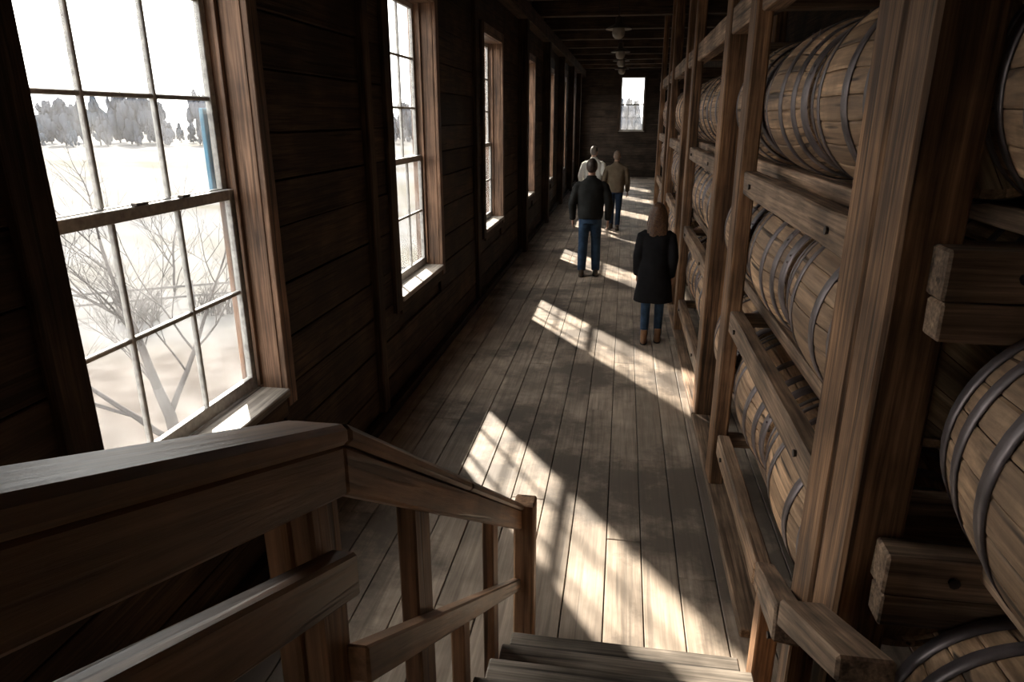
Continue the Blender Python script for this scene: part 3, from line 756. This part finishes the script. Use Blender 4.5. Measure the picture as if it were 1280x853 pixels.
# posts
box('newel_post', (-0.415, 2.655, 0), (-0.318, 2.75, 0.80), stair_z, rl, bev=0.008, wob=0.003, seed=1)
box('corner_post', (XL - 0.032, 0.800, 0), (XL + 0.004, 0.895, top_c[1] - 0.06), stair_z, rl, bev=0.006, wob=0.003, seed=2)
box('corner_post', (XL - 0.072, 0.795, 0), (XL - 0.035, 0.885, top_c[1] - 0.05), stair_z, rl, bev=0.006, wob=0.003, seed=3)
def ztop(y): return top_c[1] + sl * (y - top_c[0])
for yy, w in ((1.33, 0.115), (2.25, 0.10)):
    prism_yz('baluster', [(yy - w / 2, 0.0), (yy + w / 2, 0.0), (yy + w / 2, ztop(yy + w / 2) - 0.001), (yy - w / 2, ztop(yy - w / 2) - 0.001)], XL - 0.04, XL + 0.004, stair_z, rl)
yy = 1.74
prism_yz('short_baluster', [(yy - 0.04, 0.0), (yy + 0.04, 0.0), (yy + 0.04, ztop(yy + 0.04) - 0.40), (yy - 0.04, ztop(yy - 0.04) - 0.40)], XL - 0.04, XL + 0.004, stair_z, rl)
prism_yz('middle_rail', [(0.87, ztop(0.87) - 0.365), (2.76, ztop(2.76) - 0.365), (2.76, ztop(2.76) - 0.43), (0.87, ztop(0.87) - 0.445)], XL + 0.006, XL + 0.045, stair_y, rl, 0.005, sl)
prism_yz('middle_rail', [(0.85, 1.815), (-0.3, 2.335), (-0.3, 2.255), (0.85, 1.735)], XL + 0.006, XL + 0.05, stair_y, rl, 0.005, -0.43)
box('rail_post', (XL - 0.05, -0.34, RISE * 5 + 0.1), (XL + 0.004, -0.25, 2.40), stair_z, rl)

# right-hand rail, against the rack
rr_ = empty('stair_side_rail', (0.78, 2.3, 0), 'short stout timber stair rail butting against the barrel rack', 'railing')
bar('rail', (0.758, 2.90, 0.375), (0.585, 1.885, 0.925), 0.088, 0.12, rack_y, rr_, bev=0.008, wob=0.004, seed=2)
prism_yz('rail_block', [(1.875, 1.03), (1.38, 1.265), (1.37, 1.195), (1.88, 0.925)], 0.546, 0.678, rack_y, rr_, 0.008, -0.475)
box('newel_post', (0.668, 2.55, 0), (0.758, 2.65, 0.50), rack_z, rr_, bev=0.006)
box('post', (0.612, 1.92, 0), (0.692, 2.01, 0.83), rack_z, rr_, bev=0.006)
box('post', (0.612, 1.42, 0), (0.692, 1.50, 1.11), rack_z, rr_, bev=0.006)

# ------------------------------------------------------------------ pendant lamps
for i, y in enumerate((13.4, 17.9, 20.6, 24.0)):
    zl = 3.93
    t = empty('pendant_lamp', (-0.2, y, zl), 'unlit enamel pendant lamp over the aisle, %s counted from the stairs' % ['first', 'second', 'third', 'fourth'][i], 'lamp', 'pendant lamps over the aisle')
    bm = bmesh.new(); add_tube(bm, [(0, 0, 0.2), (0, 0, ZC - zl)], [0.012, 0.012], 8); put('stem', bm_mesh('stem', bm, bolt_metal), (-0.2, y, zl), t)
    bm = bmesh.new(); lathe(bm, [(0.02, 0.24), (0.06, 0.22), (0.065, 0.12), (0.09, 0.10), (0.22, 0.035), (0.23, 0.02), (0.225, 0.018), (0.09, 0.085), (0.0, 0.09)], 28); put('shade', bm_mesh('shade', bm, lamp_metal, True), (-0.2, y, zl), t)
    bm = bmesh.new(); lathe(bm, [(0.06, 0.09), (0.10, 0.03), (0.115, -0.03), (0.10, -0.09), (0.06, -0.13), (0.0, -0.14)], 24); put('globe', bm_mesh('globe', bm, lamp_glass, True), (-0.2, y, zl), t)

# ------------------------------------------------------------------ people
work = bpy.data.scenes.new('work')
def remesh(bm, voxel, mat, smooth=4, name='body'):
    me = bpy.data.meshes.new('tmp'); bm.to_mesh(me); bm.free()
    o = bpy.data.objects.new('tmp', me); work.collection.objects.link(o)
    m = o.modifiers.new('r', 'REMESH'); m.mode = 'VOXEL'; m.voxel_size = voxel; m.use_smooth_shade = True
    s = o.modifiers.new('s', 'SMOOTH'); s.iterations = smooth; s.factor = 0.5
    work.view_layers[0].update(); dg = work.view_layers[0].depsgraph
    out = bpy.data.meshes.new_from_object(o.evaluated_get(dg)); out.name = name
    bpy.data.objects.remove(o); bpy.data.meshes.remove(me)
    out.materials.clear(); out.materials.append(mat)
    for p in out.polygons: p.use_smooth = True
    return out
def loft(bm, rings, seg=24, p=2.3):
    """horizontal superellipse rings (x, y, z, rx, ry)"""
    rs = []
    for (x, y, z, rx, ry) in rings:
        L = []
        for k in range(seg):
            a = 2 * math.pi * k / seg; c, s = math.cos(a), math.sin(a)
            L.append(bm.verts.new((x + rx * math.copysign(abs(c) ** (2 / p), c), y + ry * math.copysign(abs(s) ** (2 / p), s), z)))
        rs.append(L)
    for a, b in zip(rs, rs[1:]):
        for k in range(seg): bm.faces.new((a[k], a[(k + 1) % seg], b[(k + 1) % seg], b[k]))
    bm.faces.new(rs[0][::-1]); bm.faces.new(rs[-1])

def hand(bm, wrist, d, side):
    """relaxed hand hanging from wrist along d; palm faces the thigh"""
    w = Vector(wrist); d = Vector(d).normalized(); fwd = Vector((0, 1, 0)); fwd = (fwd - d * fwd.dot(d)).normalized(); inn = Vector((-side, 0, 0))
    add_tube(bm, [w - d * 0.02, w + d * 0.03, w + d * 0.075, w + d * 0.095], [(0.018, 0.024), (0.016, 0.036), (0.016, 0.042), (0.013, 0.038)], 12)
    for i, L in enumerate((0.068, 0.078, 0.072, 0.056)):
        o = w + d * 0.088 + fwd * (0.030 - 0.020 * i)
        a = o + d * L * 0.45 + inn * 0.004; b = a + (d * 0.85 + inn * 0.5).normalized() * L * 0.32; c = b + (d * 0.6 + inn * 0.8).normalized() * L * 0.25
        add_tube(bm, [o - d * 0.015, a, b, c], [0.0092, 0.0088, 0.008, 0.0065], 8)
    o = w + d * 0.03 + fwd * 0.028
    add_tube(bm, [o, o + fwd * 0.024 + d * 0.026 + inn * 0.008, o + fwd * 0.030 + d * 0.056 + inn * 0.015, o + fwd * 0.027 + d * 0.078 + inn * 0.02], [0.0125, 0.0115, 0.0100, 0.008], 8)

def person(loc, rz, h, label, P):
    """P: pose and clothing; local +y is forward, built for 1.78 m and scaled"""
    t = empty('person', loc, label, 'person', rz=rz)
    s = h / 1.78
    f = P.get('fem', False); sw = 0.165 if f else 0.195
    stp = P.get('step', 0.12); lean = P.get('lean', 0.02)
    # joints
    legs = []
    for sd_ in (-1, 1):
        fw = stp * (1 if sd_ == P.get('lead', 1) else -1)
        hip = Vector((sd_ * 0.085, 0.0, 0.93)); an = Vector((sd_ * P.get('stance', 0.095), fw, 0.085 if fw >= 0 else 0.085 + abs(fw) * 0.25))
        kn = (hip + an) / 2 + Vector((0, 0.035 + 0.10 * max(0, -fw), 0.02)); legs.append((sd_, hip, kn, an, fw))
    arms = []
    for sd_ in (-1, 1):
        sw_ = -stp * 0.7 * (1 if sd_ == P.get('lead', 1) else -1)
        sh = Vector((sd_ * sw, -0.005 + lean, 1.425)); el = Vector((sd_ * (sw + P.get('out', 0.075)), -0.035 + sw_ * 0.5, 1.13)); wr = Vector((sd_ * (sw + P.get('out', 0.075) * 0.9), 0.03 + sw_ + P.get('wfwd', 0.02), 0.885)); arms.append((sd_, sh, el, wr))
    hc = Vector((0, 0.03 + lean, 1.665)); ht = P.get('turn', 0.0)
    # body
    bm = bmesh.new()
    loft(bm, [(0, 0, 0.86, 0.145, 0.10), (0, 0, 0.98, 0.155, 0.105), (0, 0.0, 1.12, 0.135, 0.09), (0, lean * .7, 1.30, 0.155, 0.10), (0, lean, 1.38, 0.14, 0.080), (0, lean, 1.45, 0.07, 0.055)])
    add_tube(bm, [(0, lean - 0.005, 1.42), (0, lean + 0.0, 1.50), (0, lean + 0.015, 1.60)], [0.062, 0.056, 0.056], 14)
    def hp(v): return Matrix.Rotation(ht, 3, 'Z') @ Vector(v) + hc
    add_ball(bm, hp((0, -0.008, 0.018)), (0.074, 0.094, 0.098))
    add_ball(bm, hp((0, 0.028, -0.045)), (0.057, 0.066, 0.072))
    add_tube(bm, [hp((0, 0.083, 0.015)), hp((0, 0.105, -0.022)), hp((0, 0.088, -0.034))], [0.008, 0.014, 0.009], 8)
    add_tube(bm, [hp((-0.024, 0.083, -0.066)), hp((0, 0.095, -0.064)), hp((0.024, 0.083, -0.066))], [0.006, 0.010, 0.006], 8)
    add_tube(bm, [hp((-0.05, 0.070, 0.030)), hp((0, 0.088, 0.032)), hp((0.05, 0.070, 0.030))], [0.008, 0.010, 0.008], 8)
    for e in (-1, 1): add_ball(bm, hp((e * 0.075, -0.005, -0.012)), (0.010, 0.020, 0.032), 10)
    for sd_, sh, el, wr in arms:
        add_tube(bm, [sh + Vector((-sd_ * 0.02, 0, -0.045)), (sh + el) / 2, el, (el + wr) / 2, wr], [0.042, 0.044, 0.038, 0.036, 0.025], 12)
        hand(bm, wr + Vector((0, 0, -0.01)), (wr - el).normalized() + Vector((0, 0, -0.6)), sd_)
    for sd_, hip, kn, an, fw in legs:
        add_tube(bm, [hip, (hip + kn) / 2, kn, kn.lerp(an, 0.3), an], [0.078, 0.068, 0.050, 0.052, 0.034], 12)
        add_tube(bm, [an + Vector((0, -0.03, -0.03)), an + Vector((0, 0.06, -0.05)), an + Vector((0, 0.14, -0.062))], [0.030, 0.032, 0.022], 10)
    body = remesh(bm, 0.0068, skin, 2)
    def part(name, me, mt=None):
        o = bpy.data.objects.new(name, me); col.objects.link(o); o.parent = t; o.scale = (s, s, s); return o
    part('body', body)
    for e in (-1, 1):
        bm = bmesh.new(); add_ball(bm, hp((e * 0.031, 0.079, 0.006)), (0.011, 0.008, 0.009), 10); part('eye', bm_mesh('eye', bm, eye_mat, True))
    # trousers
    bm = bmesh.new()
    loft(bm, [(0, 0, 0.83, 0.155, 0.115), (0, 0, 0.93, 0.172, 0.122), (0, 0, 1.04, 0.160, 0.110)])
    cuff = P.get('cuff', 0.055)
    for sd_, hip, kn, an, fw in legs:
        add_tube(bm, [hip, hip.lerp(kn, 0.5), kn, kn.lerp(an, 0.4), an + Vector((0, 0, 0.0))], [0.093, P.get('thigh', 0.086), P.get('knee', 0.068), cuff + 0.008, cuff], 16)
    part('jeans', remesh(bm, 0.011, P['trousers'], 3, 'jeans'))
    # shoes
    for sd_, hip, kn, an, fw in legs:
        bm = bmesh.new(); zz = an.z - 0.085; pt = 0.25 * max(0, -fw)
        loft(bm, [(an.x, an.y + 0.045, zz + 0.014, 0.046, 0.138), (an.x, an.y + 0.045, zz + 0.032, 0.047, 0.138), (an.x, an.y + 0.03, zz + 0.062, 0.042, 0.112), (an.x, an.y - 0.012, zz + 0.088, 0.043, 0.062), (an.x, an.y - 0.012, zz + P.get('boot', 0.12), 0.045, 0.052)], 20, 2.2)
        if pt:
            bmesh.ops.rotate(bm, verts=bm.verts, cent=(an.x, an.y + 0.15, zz), matrix=Matrix.Rotation(-pt, 3, 'X'))
            dz = min(v.co.z for v in bm.verts) - 0.014
            bmesh.ops.translate(bm, verts=bm.verts, vec=(0, 0, -dz))
        sh_ = part('boot' if P.get('boot', 0) > 0.13 else 'shoe', remesh(bm, 0.008, P['shoes'], 3, 'shoe'))
        bm = bmesh.new(); loft(bm, [(an.x, an.y + 0.045, 0.0, 0.047, 0.140), (an.x, an.y + 0.045, 0.018, 0.049, 0.142)], 20, 2.2)
        if pt:
            bmesh.ops.rotate(bm, verts=bm.verts, cent=(an.x, an.y + 0.15, 0), matrix=Matrix.Rotation(-pt, 3, 'X'))
            dz = min(v.co.z for v in bm.verts); bmesh.ops.translate(bm, verts=bm.verts, vec=(0, 0, -dz))
        so = bpy.data.objects.new('sole', bm_mesh('sole', bm, sole_mat)); col.objects.link(so); so.parent = sh_
    # coat
    bm = bmesh.new(); hem = P['hem']
    if f:
        loft(bm, [(0, 0.005, hem, 0.245, 0.175), (0, 0.004, hem + 0.2, 0.222, 0.160), (0, 0.0, 0.95, 0.195, 0.145), (0, 0.0, 1.10, 0.170, 0.125), (0, lean * .7, 1.27, 0.182, 0.130), (0, lean, 1.39, 0.186, 0.110), (0, lean, 1.455, 0.13, 0.085), (0, lean, 1.50, 0.072, 0.070)], 32)
    else:
        loft(bm, [(0, 0.0, hem, 0.182, 0.128), (0, 0.0, hem + 0.05, 0.192, 0.136), (0, 0.0, 1.05, 0.196, 0.136), (0, lean * .5, 1.20, 0.205, 0.138), (0, lean * .8, 1.33, 0.216, 0.138), (0, lean, 1.42, 0.205, 0.115), (0, lean, 1.475, 0.135, 0.090), (0, lean, 1.515, 0.075, 0.072)], 32)
    add_tube(bm, [(0, lean - 0.004, 1.47), (0, lean + 0.0, 1.51), (0, lean + 0.004, 1.545)], [0.080, 0.075, 0.074], 18)
    sl_ = P.get('sleeve', 0.062)
    for sd_, sh, el, wr in arms:
        add_tube(bm, [sh + Vector((-sd_ * 0.05, 0, -0.005)), sh + Vector((sd_ * 0.008, 0, -0.045)), sh.lerp(el, 0.5), el, el.lerp(wr, 0.5), wr + (wr - el).normalized() * 0.005], [0.058, 0.070, sl_ + 0.008, sl_ + 0.002, sl_ - 0.004, sl_ - 0.012], 18)
    # folds
    ct = remesh(bm, 0.011, P['coat'], 5, 'coat')
    nrm = [v.normal.copy() for v in ct.vertices]
    for v, n in zip(ct.vertices, nrm):
        k = noise.noise(Vector((v.co.x * 9, v.co.y * 9, v.co.z * (5 if f else 9))) + Vector((loc[0] * 7, loc[1], 0))); v.co += n * k * 0.008
    part(P.get('coat_name', 'jacket'), ct)
    # hair
    bm = bmesh.new()
    if f:
        add_ball(bm, hp((0, -0.016, 0.030)), (0.092, 0.106, 0.103), 20)
        rings = []
        for z, rx, ry, y in ((0.05, 0.088, 0.075, -0.035), (-0.05, 0.103, 0.072, -0.045), (-0.13, 0.118, 0.066, -0.058), (-0.20, 0.128, 0.060, -0.070), (-0.27, 0.120, 0.050, -0.088), (-0.31, 0.085, 0.035, -0.098)):
            rings.append((hc.x, hc.y + y, hc.z + z, rx, ry))
        loft(bm, rings[::-1], 28, 2.2)
        for e in (-1, 1): add_tube(bm, [hp((e * 0.072, 0.015, 0.05)), hp((e * 0.092, 0.010, -0.05)), hp((e * 0.105, 0.0, -0.15)), hp((e * 0.108, -0.02, -0.22))], [0.025, 0.030, 0.030, 0.018], 10)
        hm = remesh(bm, 0.009, P['hair'], 3, 'hair')
        nrm = [v.normal.copy() for v in hm.vertices]
        for v, n in zip(hm.vertices, nrm):
            a = math.atan2(v.co.x - hc.x, -(v.co.y - hc.y)); v.co += n * 0.006 * noise.noise(Vector((a * 7, v.co.z * 2.5, 3)))
        part('hair', hm)
    else:
        g = P.get('hair_thick', 0.010)
        add_ball(bm, hp((0, -0.016, 0.026)), (0.074 + g, 0.092 + g, 0.096 + g), 20)
        add_ball(bm, hp((0, -0.035, -0.030)), (0.066 + g * .6, 0.066 + g * .5, 0.058), 16)
        hm = remesh(bm, 0.008, P['hair'], 3, 'hair')
        # cut the hairline at the forehead and round the ears
        b2 = bmesh.new(); b2.from_mesh(hm)
        kill = [v for v in b2.verts if (Matrix.Rotation(-ht, 3, 'Z') @ (v.co - hc)).y > 0.052 + 0.3 * max(0, v.co.z - hc.z - 0.03) or ((v.co - hc).y > -0.005 and v.co.z - hc.z < 0.02)]
        bmesh.ops.delete(b2, geom=kill, context='VERTS'); b2.to_mesh(hm); b2.free()
        part('hair', hm)
    return t

person((-0.48, 10.98, 0), R(2), 1.84, 'man in a charcoal jacket and blue jeans walking along the aisle', dict(step=0.05, lead=1, stance=0.11, hem=0.90, coat=char_cloth, trousers=denim, shoes=brown_leather, hair=hair_dark, out=0.085, knee=0.075, cuff=0.066, hair_thick=0.012))
person((0.40, 7.60, 0), R(-3), 1.57, 'woman with long chestnut hair in a black knee-length coat and tan boots', dict(fem=True, step=0.06, lead=1, hem=0.56, coat=black_cloth, coat_name='coat', trousers=denim, shoes=tan_leather, boot=0.19, hair=hair_brown, out=0.055, cuff=0.050, thigh=0.080, knee=0.062, sleeve=0.060, stance=0.085))
person((-0.15, 16.0, 0), R(-6), 1.75, 'man in a tan jacket walking ahead past the barrel rack', dict(step=0.17, lead=-1, hem=0.86, coat=tan_cloth, trousers=dark_denim, shoes=brown_leather, hair=hair_fair, hair_thick=0.006, out=0.07))
person((-0.68, 16.3, 0), R(-8), 1.84, 'man in a pale jacket walking ahead nearest the windows', dict(step=0.15, lead=1, hem=0.88, coat=pale_cloth, trousers=dark_denim, shoes=brown_leather, hair=hair_grey, hair_thick=0.006, out=0.09, turn=-0.3))

bpy.data.scenes.remove(work)
